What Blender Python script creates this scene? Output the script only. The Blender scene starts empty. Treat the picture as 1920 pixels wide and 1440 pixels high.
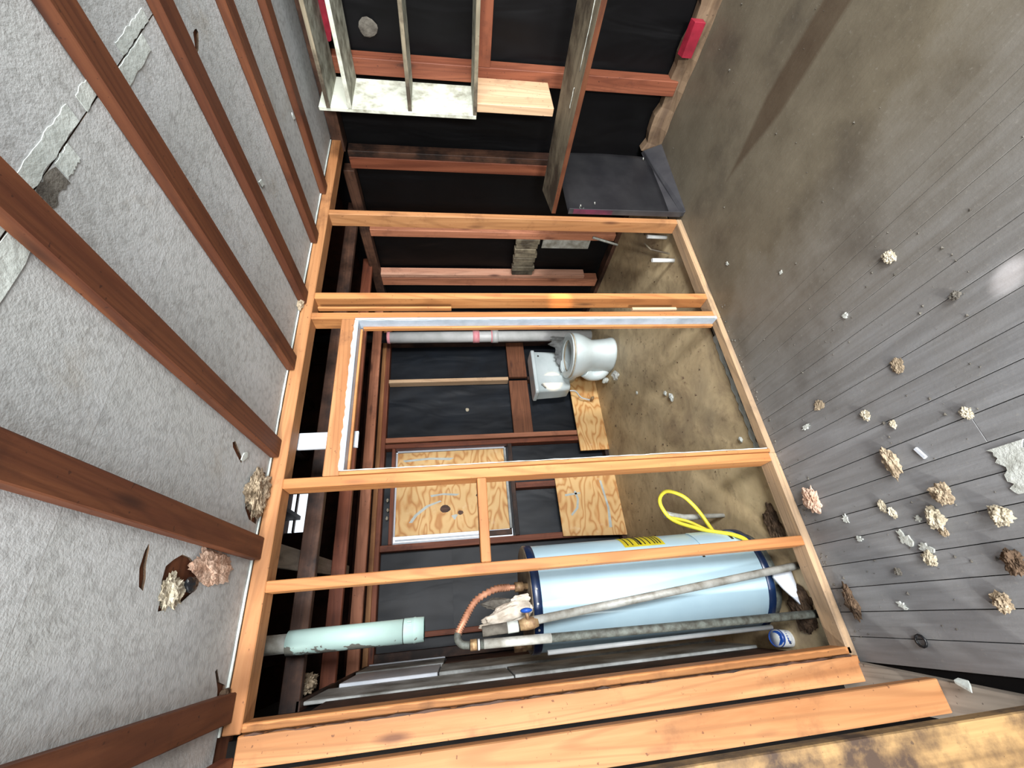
import bpy, bmesh, math, random
from mathutils import Vector, Matrix, noise
from mathutils.geometry import tessellate_polygon
random.seed(11)
sc = bpy.context.scene
C = sc.collection

# ------------------------------------------------------------------ camera, world, lights, exposure
cam_d = bpy.data.cameras.new('camera')
cam_d.sensor_fit = 'HORIZONTAL'; cam_d.sensor_width = 36; cam_d.lens = 14.9
cam_d.clip_start = .02
cam = bpy.data.objects.new('camera', cam_d); C.objects.link(cam)
# held upright on its side: the picture's right edge looks down at the floor
right = Vector((-.0902, -.1080, -.9900)); up = Vector((.8753, -.4829, -.0271)); back = Vector((-.4751, -.8690, .1381))
back.normalize(); right = (right - back*right.dot(back)).normalized(); up = back.cross(right)
cam.matrix_world = Matrix(((right.x, up.x, back.x, 0), (right.y, up.y, back.y, 0), (right.z, up.z, back.z, 1.553), (0, 0, 0, 1)))
sc.camera = cam
sc.view_settings.view_transform = 'Standard'; sc.view_settings.look = 'None'
sc.view_settings.exposure = 0.35; sc.view_settings.gamma = 1.0
sc.view_settings.use_curve_mapping = False
w = bpy.data.worlds.new('sky'); sc.world = w; w.use_nodes = True
w.node_tree.nodes['Background'].inputs[0].default_value = (.86, .93, 1.0, 1)
w.node_tree.nodes['Background'].inputs[1].default_value = 1.15


def area(name, loc, target, sx, sy, power, col):
    d = bpy.data.lights.new(name, 'AREA'); d.shape = 'RECTANGLE'; d.size = sx; d.size_y = sy
    d.energy = power; d.color = col
    o = bpy.data.objects.new(name, d); C.objects.link(o); o.location = loc
    o.rotation_euler = (Vector(target) - Vector(loc)).to_track_quat('-Z', 'Y').to_euler()
    return o


area('window_light', (-4.2, -2.9, 1.5), (.9, 2.4, 1.0), .45, 1.0, 430, (1, .97, .92))      # the left-hand window, out of view
area('doorway_light', (.9, -3.4, 1.5), (.9, 2.2, 1.2), .9, 1.8, 360, (.97, .98, 1))        # the open doorway behind the viewer
area('rear_window_light', (-1.7, -3.2, 1.5), (.4, 2.2, 1.0), .5, 1.1, 150, (.97, .98, 1))  # a window beside that doorway


def beam(name, loc, target, deg, power, col):
    d = bpy.data.lights.new(name, 'SPOT'); d.energy = power; d.spot_size = math.radians(deg); d.spot_blend = 1; d.color = col; d.shadow_soft_size = .01
    o = bpy.data.objects.new(name, d); C.objects.link(o); o.location = loc
    o.rotation_euler = (Vector(target) - Vector(loc)).to_track_quat('-Z', 'Y').to_euler()


beam('sunbeam', (.25, -2.8, 1.9), (1.536, 1.85, .93), 2.0, 4500, (1, .62, .30))               # added spot in place of sun through an unseen chink, on the door post
beam('sunbeam', (1.9, -1.6, 2.2), (.705, .735, 0), 1.5, 1500, (1, .95, .97))                    # second added spot, for a sun patch on the floorboards


# ------------------------------------------------------------------ materials
def lin(r, g, b):
    f = lambda c: (c/255/12.92) if c/255 <= .04045 else ((c/255+.055)/1.055)**2.4
    return (f(r), f(g), f(b), 1)


class G:
    def __init__(s, name):
        s.m = bpy.data.materials.new(name); s.m.use_nodes = True
        s.t = s.m.node_tree; s.n = s.t.nodes; s.l = s.t.links
        s.b = s.n['Principled BSDF']

    def node(s, ty, **kw):
        n = s.n.new(ty)
        for k, v in kw.items():
            if k in n.inputs: n.inputs[k].default_value = v
            else: setattr(n, k, v)
        return n

    def link(s, a, b): s.l.new(a, b)

    def coords(s, scale=(1, 1, 1), rnd=True):
        tc = s.node('ShaderNodeTexCoord'); out = tc.outputs['Object']
        if rnd:
            oi = s.node('ShaderNodeObjectInfo')
            m = s.node('ShaderNodeMath', operation='MULTIPLY'); m.inputs[1].default_value = 53.
            s.link(oi.outputs['Random'], m.inputs[0])
            a = s.node('ShaderNodeVectorMath', operation='ADD')
            s.link(out, a.inputs[0]); s.link(m.outputs[0], a.inputs[1]); out = a.outputs[0]
        mp = s.node('ShaderNodeMapping'); mp.inputs['Scale'].default_value = scale
        s.link(out, mp.inputs['Vector']); return mp.outputs[0]

    def noise(s, vec, scale=1., detail=4., rough=.55, dist=0.):
        n = s.node('ShaderNodeTexNoise'); n.inputs['Scale'].default_value = scale
        n.inputs['Detail'].default_value = detail; n.inputs['Roughness'].default_value = rough
        n.inputs['Distortion'].default_value = dist
        if vec is not None: s.link(vec, n.inputs['Vector'])
        return n.outputs['Fac']

    def ramp(s, fac, stops):
        r = s.node('ShaderNodeValToRGB'); e = r.color_ramp.elements
        while len(e) < len(stops): e.new(.5)
        for i, (p, c) in enumerate(stops):
            e[i].position = p; e[i].color = c if len(c) == 4 else (*c, 1)
        s.link(fac, r.inputs['Fac']); return r.outputs['Color']

    def mask(s, fac, lo, hi):
        m = s.node('ShaderNodeMapRange'); m.inputs['From Min'].default_value = lo; m.inputs['From Max'].default_value = hi
        s.link(fac, m.inputs['Value']); return m.outputs[0]

    def mix(s, fac, a, b, blend='MIX'):
        m = s.node('ShaderNodeMix', data_type='RGBA', blend_type=blend)
        for sock, v in ((0, fac), (6, a), (7, b)):
            if isinstance(v, (int, float)): m.inputs[sock].default_value = v
            elif isinstance(v, tuple): m.inputs[sock].default_value = v
            else: s.link(v, m.inputs[sock])
        return m.outputs[2]

    def mul(s, a, b):
        m = s.node('ShaderNodeMath', operation='MULTIPLY')
        s.link(a, m.inputs[0])
        if isinstance(b, (int, float)): m.inputs[1].default_value = b
        else: s.link(b, m.inputs[1])
        return m.outputs[0]

    def bump(s, h, strength=.3, dist=.01, prev=None):
        b = s.node('ShaderNodeBump'); b.inputs['Strength'].default_value = strength; b.inputs['Distance'].default_value = dist
        s.link(h, b.inputs['Height'])
        if prev is not None: s.link(prev, b.inputs['Normal'])
        return b.outputs['Normal']

    def done(s, col, rough=.7, nrm=None, metal=0., spec=.4):
        if isinstance(col, tuple): s.b.inputs['Base Color'].default_value = col
        else: s.link(col, s.b.inputs['Base Color'])
        if isinstance(rough, (int, float)): s.b.inputs['Roughness'].default_value = rough
        else: s.link(rough, s.b.inputs['Roughness'])
        s.b.inputs['Metallic'].default_value = metal
        s.b.inputs['Specular IOR Level'].default_value = spec
        if nrm is not None: s.link(nrm, s.b.inputs['Normal'])
        return s.m


WOODS = {  # light grain, dark grain, stain
    'yellow': ((184, 130, 80), (158, 102, 58), (104, 70, 44)),
    'orange': ((172, 126, 84), (146, 98, 60), (88, 54, 36)),
    'salmon': ((186, 126, 96), (152, 98, 72), (84, 52, 40)),
    'batten': ((104, 62, 38), (78, 42, 26), (48, 26, 18)),
    'brown': ((128, 82, 56), (98, 60, 40), (54, 32, 24)),
    'red': ((136, 80, 56), (104, 56, 38), (52, 30, 24)),
    'dark': ((94, 66, 50), (64, 42, 32), (32, 22, 18)),
    'grey': ((150, 142, 130), (120, 112, 102), (70, 62, 56)),
    'weather': ((152, 142, 120), (116, 108, 90), (66, 58, 48)),
    'plate': ((182, 150, 114), (144, 122, 98), (92, 80, 68)),
    'rot': ((124, 104, 82), (92, 74, 58), (48, 36, 28)),
    'pale': ((206, 178, 144), (190, 156, 122), (116, 88, 70)),
    'mottled': ((152, 122, 80), (112, 86, 54), (58, 44, 34)),
    'pink': ((216, 172, 146), (188, 136, 110), (96, 64, 54)),
}
_W = {}


def W(kind, axis='z'):
    k = (kind, axis)
    if k in _W: return _W[k]
    g = G('wood_%s_%s' % (kind, axis)); a, b, d = (lin(*c) for c in WOODS[kind])
    sc_ = [11., 11., 11.]; sc_['xyz'.index(axis)] = .8
    v = g.coords(tuple(sc_))
    n1 = g.noise(v, 1.0, 5, .6, .9)
    sf = [90., 90., 90.]; sf['xyz'.index(axis)] = 3.
    n2 = g.noise(g.coords(tuple(sf)), 1.0, 3, .6)
    col = g.ramp(n1, [(.3, a), (.62, b)])
    col = g.mix(g.mul(g.mask(n2, .5, .75), .45), col, b)
    lines = g.node('ShaderNodeMath', operation='SINE'); g.link(g.mul(g.noise(v, .55, 1, .4, .3), 95.), lines.inputs[0])
    col = g.mix(g.mul(g.mask(lines.outputs[0], .2, 1.), .38), col, tuple(.62*q for q in b[:3]) + (1,))
    blo = g.noise(g.coords((1, 1, 1)), 4.5 if kind != 'mottled' else 7., 6, .65)
    lo, hi = (.56, .86) if kind not in ('mottled', 'weather', 'dark') else (.42, .62)
    col = g.mix(g.mask(blo, lo, hi), col, d)
    sk = [9., 9., 9.]; sk['xyz'.index(axis)] = 2.2
    vo = g.node('ShaderNodeTexVoronoi'); vo.inputs['Scale'].default_value = 1.
    g.link(g.coords(tuple(sk)), vo.inputs['Vector'])
    col = g.mix(g.mul(g.mask(vo.outputs['Distance'], .17, .05), .85), col, d)
    speck = g.noise(g.coords((1, 1, 1)), 70, 2, .5)
    col = g.mix(g.mul(g.mask(speck, .70, .74), .75), col, d)
    rough = .62
    _W[k] = g.done(col, rough, g.bump(n2, .25, .003, g.bump(blo, .12, .006)), spec=.3)
    return _W[k]


def simple(name, c1, c2=None, scale=8., rough=.6, bump=0., metal=0., lo=.35, hi=.65, spec=.4, bscale=None, rnd=True):
    g = G(name); v = g.coords((1, 1, 1), rnd)
    n = g.noise(v, scale, 6, .6)
    col = g.ramp(n, [(lo, lin(*c1)), (hi, lin(*(c2 or c1)))])
    nr = g.bump(g.noise(v, bscale or scale*3, 5, .6), bump, .01) if bump else None
    return g.done(col, rough, nr, metal, spec)


def ceiling_mat():
    g = G('stippled_ceiling'); v = g.coords((1, 1, 1), False)
    big = g.noise(v, 2.2, 5, .6)
    col = g.ramp(big, [(.3, lin(164, 166, 163)), (.7, lin(180, 182, 181))])
    st = g.noise(v, 3.1, 5, .65, .4)
    col = g.mix(g.mul(g.mask(st, .60, .78), .5), col, lin(130, 116, 92))
    vo = g.node('ShaderNodeTexVoronoi', feature='SMOOTH_F1'); vo.inputs['Scale'].default_value = 62.
    d = g.noise(v, 40, 3, .6)
    ad = g.node('ShaderNodeVectorMath', operation='MULTIPLY_ADD')
    g.link(v, ad.inputs[0]); ad.inputs[1].default_value = (1, 1, 1)
    cmb = g.node('ShaderNodeCombineXYZ'); g.link(g.mul(d, .03), cmb.inputs[0]); g.link(g.mul(d, -.02), cmb.inputs[1])
    g.link(cmb.outputs[0], ad.inputs[2]); g.link(ad.outputs[0], vo.inputs['Vector'])
    fine = g.noise(v, 130, 3, .6)
    gap = g.mask(vo.outputs['Distance'], .35, .75)
    col = g.mix(g.mul(gap, .32), col, lin(92, 90, 84))      # darker tone between the blobs of stipple
    nr = g.bump(vo.outputs['Distance'], -.75, .006, g.bump(fine, .35, .004))
    return g.done(col, .8, nr, spec=.25)


def floor_mat():
    g = G('worn_floorboards'); v = g.coords((30, 2.2, 30))
    ge = g.node('ShaderNodeNewGeometry'); sx = g.node('ShaderNodeSeparateXYZ'); g.link(ge.outputs['Position'], sx.inputs[0])
    n = g.noise(v, 1., 5, .6, .5)
    pos = ge.outputs['Position']
    nw = g.noise(pos, 3.2, 6, .65)
    grey = g.ramp(n, [(.3, lin(124, 125, 126)), (.7, lin(102, 102, 102))])
    olive = g.ramp(nw, [(.3, lin(112, 104, 88)), (.7, lin(88, 80, 66))])
    # grey on the left paints in reflected window light; grimy wood towards the right wall
    wob = g.node('ShaderNodeMath', operation='MULTIPLY_ADD'); g.link(nw, wob.inputs[0]); wob.inputs[1].default_value = .8; g.link(sx.outputs['X'], wob.inputs[2])
    col = g.mix(g.mask(wob.outputs[0], .9, 1.9), grey, olive)
    n3 = g.noise(pos, 1.6, 5, .6)
    col = g.mix(g.mul(g.mask(n3, .52, .75), .5), col, lin(62, 58, 56))
    n4 = g.noise(pos, 55, 4, .7)
    col = g.mix(g.mul(g.mask(n4, .60, .75), .35), col, lin(150, 146, 136))
    # long dark brown wedge, placed by position in front of the shelves
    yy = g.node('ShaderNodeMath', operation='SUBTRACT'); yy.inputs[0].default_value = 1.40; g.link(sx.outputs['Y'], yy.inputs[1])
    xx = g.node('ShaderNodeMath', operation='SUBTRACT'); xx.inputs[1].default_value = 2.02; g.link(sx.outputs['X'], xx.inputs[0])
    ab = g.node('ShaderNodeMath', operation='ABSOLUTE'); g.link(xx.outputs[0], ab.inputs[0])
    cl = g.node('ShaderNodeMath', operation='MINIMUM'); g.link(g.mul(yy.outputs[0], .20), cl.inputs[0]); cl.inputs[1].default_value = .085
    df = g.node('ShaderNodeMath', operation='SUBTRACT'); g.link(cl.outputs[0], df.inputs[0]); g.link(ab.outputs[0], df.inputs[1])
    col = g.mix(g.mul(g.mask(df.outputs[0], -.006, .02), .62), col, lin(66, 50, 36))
    return g.done(col, .5, g.bump(n, .25, .004, g.bump(n4, .2, .003)), spec=.45)


def bath_floor_mat():
    g = G('dirty_sheet_floor'); ge = g.node('ShaderNodeNewGeometry'); v = ge.outputs['Position']
    n = g.noise(v, 3., 7, .7, .6); n2 = g.noise(v, 14, 6, .7); n3 = g.noise(v, 1.4, 4, .6)
    col = g.ramp(n, [(.28, lin(214, 194, 154)), (.5, lin(186, 166, 130)), (.72, lin(142, 122, 96))])
    col = g.mix(g.mul(g.mask(n2, .55, .72), .55), col, lin(84, 66, 52))
    col = g.mix(g.mul(g.mask(n3, .52, .7), .4), col, lin(90, 84, 80))
    return g.done(col, .6, g.bump(n2, .3, .006), spec=.35)


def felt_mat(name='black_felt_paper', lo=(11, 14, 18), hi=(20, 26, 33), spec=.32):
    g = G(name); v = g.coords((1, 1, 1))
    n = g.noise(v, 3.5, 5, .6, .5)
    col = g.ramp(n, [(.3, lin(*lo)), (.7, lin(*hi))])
    wv = g.noise(g.coords((5, 5, 1.6)), 1., 2, .5, .8)
    return g.done(col, .5, g.bump(wv, .35, .03), spec=spec)


def ply_mat(name='plywood'):
    g = G(name); v = g.coords((1, 1, 2.2))
    n = g.noise(v, 2.4, 2, .5, .2)
    s = g.node('ShaderNodeMath', operation='SINE'); g.link(g.mul(n, 62.), s.inputs[0])
    col = g.ramp(g.mask(s.outputs[0], -1, 1), [(.25, lin(216, 178, 122)), (.85, lin(204, 158, 100)), (1, lin(186, 132, 78))])
    n2 = g.noise(v, 3.5, 4, .6)
    col = g.mix(g.mul(g.mask(n2, .55, .75), .5), col, lin(198, 128, 62))
    n3 = g.noise(g.coords((1, 1, 1)), 9, 5, .6)
    col = g.mix(g.mul(g.mask(n3, .62, .8), .5), col, lin(232, 214, 186))
    return g.done(col, .6, g.bump(n3, .15, .004), spec=.3)


M = {}
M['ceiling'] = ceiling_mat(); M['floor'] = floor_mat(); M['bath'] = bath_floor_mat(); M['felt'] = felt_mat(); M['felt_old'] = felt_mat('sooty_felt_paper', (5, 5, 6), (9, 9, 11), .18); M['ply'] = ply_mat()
M['joint'] = simple('joint_compound', (188, 194, 188), (166, 172, 166), 14, .75, .3)
M['white_paint'] = simple('white_paint', (196, 200, 206), (172, 180, 188), 7, .45, .1)
M['jamb_paint'] = simple('pale_blue_white_jamb_paint', (176, 188, 200), (150, 162, 174), 9, .4, .12)
M['grey_paint'] = simple('dirty_grey_white_paint', (176, 180, 178), (96, 96, 90), 5, .55, .25)
M['old_white'] = simple('old_white_shelf_paint', (196, 200, 186), (132, 130, 114), 11, .6, .25, lo=.46, hi=.7)
M['worn_shelf'] = simple('worn_shelf_edge_paint', (176, 176, 160), (92, 88, 74), 12, .65, .3)
M['enamel'] = simple('white_heater_enamel', (174, 202, 212), (164, 192, 204), 3, .28, 0., spec=.5)
M['navy'] = simple('navy_trim', (22, 44, 78), (14, 30, 58), 6, .3, 0., spec=.5)
M['porcelain'] = simple('white_porcelain', (194, 204, 204), (178, 190, 190), 4, .32, 0., spec=.5)
M['seat'] = simple('stained_cream_plastic', (186, 178, 160), (140, 128, 106), 9, .4, .1)
M['broken'] = simple('grey_broken_plastic', (156, 160, 160), (92, 92, 90), 12, .5, .3)
M['pvc'] = simple('white_pvc', (202, 204, 204), (180, 184, 182), 6, .35, 0.)
M['pink'] = simple('pink_primer', (232, 160, 166), (220, 140, 150), 9, .45)
M['abs'] = simple('black_abs', (22, 24, 28), (16, 18, 20), 5, .35)
M['blue'] = simple('blue_plastic', (36, 86, 176), (28, 70, 150), 6, .4)
M['yellow_tube'] = simple('yellow_coating', (226, 214, 66), (214, 198, 58), 6, .4)
M['label'] = simple('yellow_label', (208, 192, 40), (180, 164, 40), 10, .5)
M['ink'] = simple('black_ink', (34, 32, 24), None, 4, .6)
M['copper'] = simple('copper', (216, 160, 128), (164, 112, 86), 12, .38, .1, metal=.35)
M['brass'] = simple('tarnished_brass', (176, 150, 110), (108, 80, 58), 26, .5, .2, metal=.3)
M['steel'] = simple('galvanised_steel', (176, 178, 172), (124, 122, 112), 14, .5, .2, metal=.15)
M['dark_steel'] = simple('rusty_dark_steel', (98, 104, 98), (62, 62, 56), 30, .6, .3, metal=.1)
M['top_cap'] = simple('dusty_steel_cap', (128, 118, 100), (90, 76, 60), 14, .6, .2, metal=.3)
M['sheet'] = simple('dark_sheet_metal', (68, 68, 70), (48, 48, 52), 4, .36, .08, metal=.2)
M['pinkstain'] = simple('magenta_stain', (96, 40, 62), (56, 34, 46), 8, .5)
M['insul'] = simple('tan_insulation', (176, 160, 136), (108, 94, 76), 22, .95, .9, spec=.1, bscale=60)
M['insul_pink'] = simple('pink_insulation', (206, 180, 160), (172, 138, 116), 22, .95, .9, spec=.1, bscale=60)
M['insul_dark'] = simple('brown_nest_fibre', (98, 80, 64), (52, 42, 34), 26, .95, .9, spec=.1, bscale=60)
M['insul_pale'] = simple('pale_insulation', (190, 182, 162), (136, 126, 106), 22, .95, .9, spec=.1, bscale=60)
M['plaster'] = simple('plaster_chip', (190, 194, 188), (146, 148, 140), 30, .85, .4, spec=.2)
M['cloth'] = simple('torn_white_cover', (214, 206, 192), (164, 154, 138), 14, .8, .4, spec=.2)
M['foam'] = simple('grey_foam', (104, 100, 92), (70, 66, 60), 20, .9, .4, spec=.2)
M['red'] = simple('red_paint', (140, 30, 48), (108, 22, 36), 9, .5, .1)
M['black'] = simple('black_void', (12, 11, 11), (20, 18, 17), 6, .9, .2, spec=.1)
M['attic'] = simple('dark_attic_timber', (58, 32, 22), (34, 19, 14), 6, .8, .3, spec=.15)
M['paper_glass'] = simple('crumpled_clear_plastic', (186, 190, 186), (130, 130, 124), 20, .3, .4)


def duct_mat():
    g = G('flaking_pale_green_paint'); v = g.coords((1, 1, .7), False)
    n = g.noise(v, 14, 4, .55); side = g.node('ShaderNodeSeparateXYZ'); g.link(g.coords((1, 1, 1), False), side.inputs[0])
    # paint has come off in one long flake low on the left
    s2 = g.node('ShaderNodeMath', operation='MULTIPLY_ADD'); g.link(side.outputs['X'], s2.inputs[0]); s2.inputs[1].default_value = -4.2; g.link(n, s2.inputs[2])
    col = g.mix(g.mask(s2.outputs[0], .665, .675), g.ramp(g.noise(v, 5, 4), [(.3, lin(196, 226, 218)), (.7, lin(178, 208, 200))]), lin(120, 120, 112))
    return g.done(col, .5, g.bump(n, .1, .004), spec=.4)


M['duct'] = duct_mat()


# ------------------------------------------------------------------ mesh helpers
def link(name, me, parent=None, origin=None):
    """one mesh object, its origin at the middle of its foot (or at the given point)"""
    if origin is None:
        xs = [v.co for v in me.vertices]
        origin = Vector(((min(c.x for c in xs)+max(c.x for c in xs))/2, (min(c.y for c in xs)+max(c.y for c in xs))/2, min(c.z for c in xs)))
    origin = Vector(origin)
    me.transform(Matrix.Translation(-origin))
    o = bpy.data.objects.new(name, me); C.objects.link(o)
    o.location = origin
    if parent is not None:
        base = Vector(parent.location)
        if parent.parent is not None: base = base + Vector(parent.parent.location)
        o.parent = parent; o.location = origin - base
    return o


def fin(bm, name, mats, parent=None, smooth=False, origin=None):
    me = bpy.data.meshes.new(name)
    bmesh.ops.recalc_face_normals(bm, faces=bm.faces)
    bm.to_mesh(me); bm.free()
    for m in (mats if isinstance(mats, (list, tuple)) else [mats]): me.materials.append(m)
    if smooth:
        me.polygons.foreach_set('use_smooth', [True]*len(me.polygons))
    return link(name, me, parent, origin)


def bx(bm, x0, x1, y0, y1, z0, z1, bev=.002, mi=0):
    vs = [bm.verts.new(p) for p in ((x0, y0, z0), (x1, y0, z0), (x1, y1, z0), (x0, y1, z0), (x0, y0, z1), (x1, y0, z1), (x1, y1, z1), (x0, y1, z1))]
    fs = [bm.faces.new([vs[i] for i in f]) for f in ((0, 3, 2, 1), (4, 5, 6, 7), (0, 1, 5, 4), (1, 2, 6, 5), (2, 3, 7, 6), (3, 0, 4, 7))]
    for f in fs: f.material_index = mi
    if bev:
        es = {e for f in fs for e in f.edges}
        bmesh.ops.bevel(bm, geom=list(es), offset=bev, segments=1, affect='EDGES')


def box(name, m, x0, x1, y0, y1, z0, z1, parent=None, bev=.002):
    bm = bmesh.new(); bx(bm, x0, x1, y0, y1, z0, z1, bev); return fin(bm, name, m, parent)


def hexa(name, m, pts, parent=None, bev=.0015):
    """a plank from eight corners: four below, four above"""
    bm = bmesh.new(); vs = [bm.verts.new(p) for p in pts]
    fs = [bm.faces.new([vs[i] for i in f]) for f in ((0, 3, 2, 1), (4, 5, 6, 7), (0, 1, 5, 4), (1, 2, 6, 5), (2, 3, 7, 6), (3, 0, 4, 7))]
    if bev: bmesh.ops.bevel(bm, geom=list({e for f in fs for e in f.edges}), offset=bev, segments=1, affect='EDGES')
    return fin(bm, name, m, parent)


def tube(bm, pts, r, n=12, closed_ends=True, mi=0, ridge=None):
    pts = [Vector(p) for p in pts]; rings = []
    prev = None
    for i, p in enumerate(pts):
        d = (pts[min(i+1, len(pts)-1)] - pts[max(i-1, 0)]).normalized()
        if prev is None:
            a = d.orthogonal().normalized()
        else:
            a = (prev - d*prev.dot(d)).normalized()
        prev = a; b = d.cross(a)
        rr = r[i] if isinstance(r, (list, tuple)) else r
        if ridge: rr = rr + (ridge if i % 2 else -ridge)
        rings.append([bm.verts.new(p + (a*math.cos(2*math.pi*k/n) + b*math.sin(2*math.pi*k/n))*rr) for k in range(n)])
    for i in range(len(rings)-1):
        for k in range(n):
            f = bm.faces.new((rings[i][k], rings[i][(k+1) % n], rings[i+1][(k+1) % n], rings[i+1][k])); f.material_index = mi; f.smooth = True
    if closed_ends:
        for q in (list(reversed(rings[0])), rings[-1]):
            f = bm.faces.new(q); f.material_index = mi
    return rings


def pipe(name, m, pts, r, parent=None, n=14, ridge=None, ends=True):
    bm = bmesh.new(); tube(bm, pts, r, n, ends, ridge=ridge); return fin(bm, name, m, parent)


def spline(pts, k=6):
    pts = [Vector(p) for p in pts]; out = []
    for i in range(len(pts)-1):
        p0 = pts[max(i-1, 0)]; p1 = pts[i]; p2 = pts[i+1]; p3 = pts[min(i+2, len(pts)-1)]
        for j in range(k):
            t = j/k
            out.append(.5*((2*p1) + (p2-p0)*t + (2*p0-5*p1+4*p2-p3)*t*t + (3*p1-p0-3*p2+p3)*t**3))
    out.append(pts[-1]); return out


def lathe(name, m, prof, parent=None, n=40, at=(0, 0, 0), squash=None):
    bm = bmesh.new(); rings = []
    for r, z in prof:
        rings.append([bm.verts.new((at[0]+r*math.cos(2*math.pi*k/n), at[1]+r*math.sin(2*math.pi*k/n), at[2]+z)) for k in range(n)])
    for i in range(len(rings)-1):
        for k in range(n):
            f = bm.faces.new((rings[i][k], rings[i][(k+1) % n], rings[i+1][(k+1) % n], rings[i+1][k])); f.smooth = True
    bm.faces.new(list(reversed(rings[0]))); bm.faces.new(rings[-1])
    return fin(bm, name, m, parent)


def clump(name, m, c, s, parent=None, seed=0, rough=.5, sub=3, fr=3.0):
    """a torn fibrous lump"""
    bm = bmesh.new(); bmesh.ops.create_icosphere(bm, subdivisions=sub, radius=1)
    for v in bm.verts:
        p = v.co.copy(); q = p*fr*.45 + Vector((seed*7.3, seed*3.1, 0))
        k = 1 + rough*(.5*noise.noise(q) + .42*noise.noise(q*2.7) + .26*noise.noise(q*6.1) + .16*noise.noise(q*12.7))
        v.co = Vector((p.x*k*s[0] + c[0], p.y*k*s[1] + c[1], p.z*k*s[2] + c[2]))
    return fin(bm, name, m, parent)


def flake_pts(cx, cy, rx, ry, n, seed, jag=.35, rot=0.):
    rnd = random.Random(seed); out = []
    for i in range(n):
        a = 2*math.pi*i/n; k = 1 + rnd.uniform(-jag, jag)
        x, y = rx*k*math.cos(a), ry*k*math.sin(a)
        out.append((cx + x*math.cos(rot) - y*math.sin(rot), cy + x*math.sin(rot) + y*math.cos(rot)))
    return out


def prism(bm, pts, z0, z1, to3=lambda a, b, c: (a, b, c)):
    lo = [bm.verts.new(to3(x, y, z0)) for x, y in pts]; hi = [bm.verts.new(to3(x, y, z1)) for x, y in pts]
    n = len(pts)
    for tri in tessellate_polygon([[Vector((x, y, 0)) for x, y in pts]]):
        bm.faces.new([lo[i] for i in tri]); bm.faces.new([hi[i] for i in reversed(tri)])
    for i in range(n):
        bm.faces.new((lo[i], lo[(i+1) % n], hi[(i+1) % n], hi[i]))


def flat(name, m, pts, z0, z1, parent=None, to3=lambda a, b, c: (a, b, c)):
    bm = bmesh.new(); prism(bm, pts, z0, z1, to3); return fin(bm, name, m, parent)


def jag_strip(a0, a1, b0, b1, seed, amp=.006, n=26):
    """outline of a ragged strip running along its first axis"""
    rnd = random.Random(seed)
    p = [(a0 + (a1-a0)*i/n, b0 + rnd.uniform(-amp, amp)) for i in range(n+1)]
    q = [(a0 + (a1-a0)*i/n, b1 + rnd.uniform(-amp, amp)) for i in range(n+1)]
    return p + q[::-1]


def empty(name, loc, label=None, cat=None, group=None, kind=None, parent=None):
    o = bpy.data.objects.new(name, None); C.objects.link(o); o.empty_display_size = .05
    o.location = loc
    if parent is not None: o.parent = parent; o.location = Vector(loc) - Vector(parent.location)
    return tag(o, label, cat, group, kind)


def tag(o, label=None, cat=None, group=None, kind=None):
    for k, v in (('label', label), ('category', cat), ('group', group), ('kind', kind)):
        if v: o[k] = v
    return o


def st(o, label=None): return tag(o, label, None, None, 'structure')


XY = lambda a, b, c: (a, b, c)
XZ = lambda a, b, c: (a, c, b)      # first axis x, second axis z, thickness along y
YZ = lambda a, b, c: (c, a, b)
CEIL = 2.325
XR = 2.938          # faces of the right wall's studs
YB = 3.975          # faces of the back wall's studs

# ------------------------------------------------------------------ floor
fl = st(box('floor', M['black'], -1.4, 3.05, -1.6, 1.95, -.12, -.008, bev=0), 'worn grey floorboards with dark open joints in the front room')
k = -4
x = .0575 + k*.0862
rnd = random.Random(4)
while x < 2.95:
    gap = .0024 if x < .42 else (.0018 if x < .75 else (.001 if x < 1.1 else .0))
    ends = [-1.6]
    if rnd.random() < .4 and x < .7: ends.append(rnd.uniform(.2, 1.5))
    ends.append(1.93)
    for a, b in zip(ends[:-1], ends[1:]):
        dz = rnd.uniform(-.0012, .0004) if x < 1.2 else 0
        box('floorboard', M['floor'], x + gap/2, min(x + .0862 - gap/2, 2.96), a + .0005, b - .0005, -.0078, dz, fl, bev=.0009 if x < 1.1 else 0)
    x += .0862
bf = st(box('floor', M['bath'], -.40, 3.03, 1.95, 4.06, -.06, 0, bev=0), 'dirty tan sheet floor of the toilet room behind the studs')

# ------------------------------------------------------------------ ceiling with holes torn through it
ce = empty('ceiling', (1.2, .2, CEIL), 'white stippled ceiling board, stained and holed', kind='structure')
H = {
    'slit': [(.617, 1.500), (.628, 1.515), (.606, 1.556), (.588, 1.592), (.570, 1.590), (.586, 1.548), (.603, 1.508)],
    'long_slit': [(.240, 1.226), (.228, 1.232), (.190, 1.238), (.160, 1.252), (.132, 1.256), (.140, 1.236), (.180, 1.218), (.222, 1.219)],
    'big': [(.215, 1.345), (.195, 1.318), (.160, 1.318), (.118, 1.332), (.088, 1.336), (.092, 1.362), (.118, 1.392), (.112, 1.430), (.142, 1.478), (.176, 1.500), (.205, 1.470), (.228, 1.420), (.232, 1.378)],
    'corner': [(-.075, 1.712), (-.068, 1.722), (-.108, 1.756), (-.120, 1.800), (-.176, 1.806), (-.182, 1.770), (-.126, 1.752)],
    'wall': [(.60, 1.80), (.585, 1.716), (.54, 1.688), (.48, 1.664), (.43, 1.69), (.40, 1.735), (.395, 1.80)],
}


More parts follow.
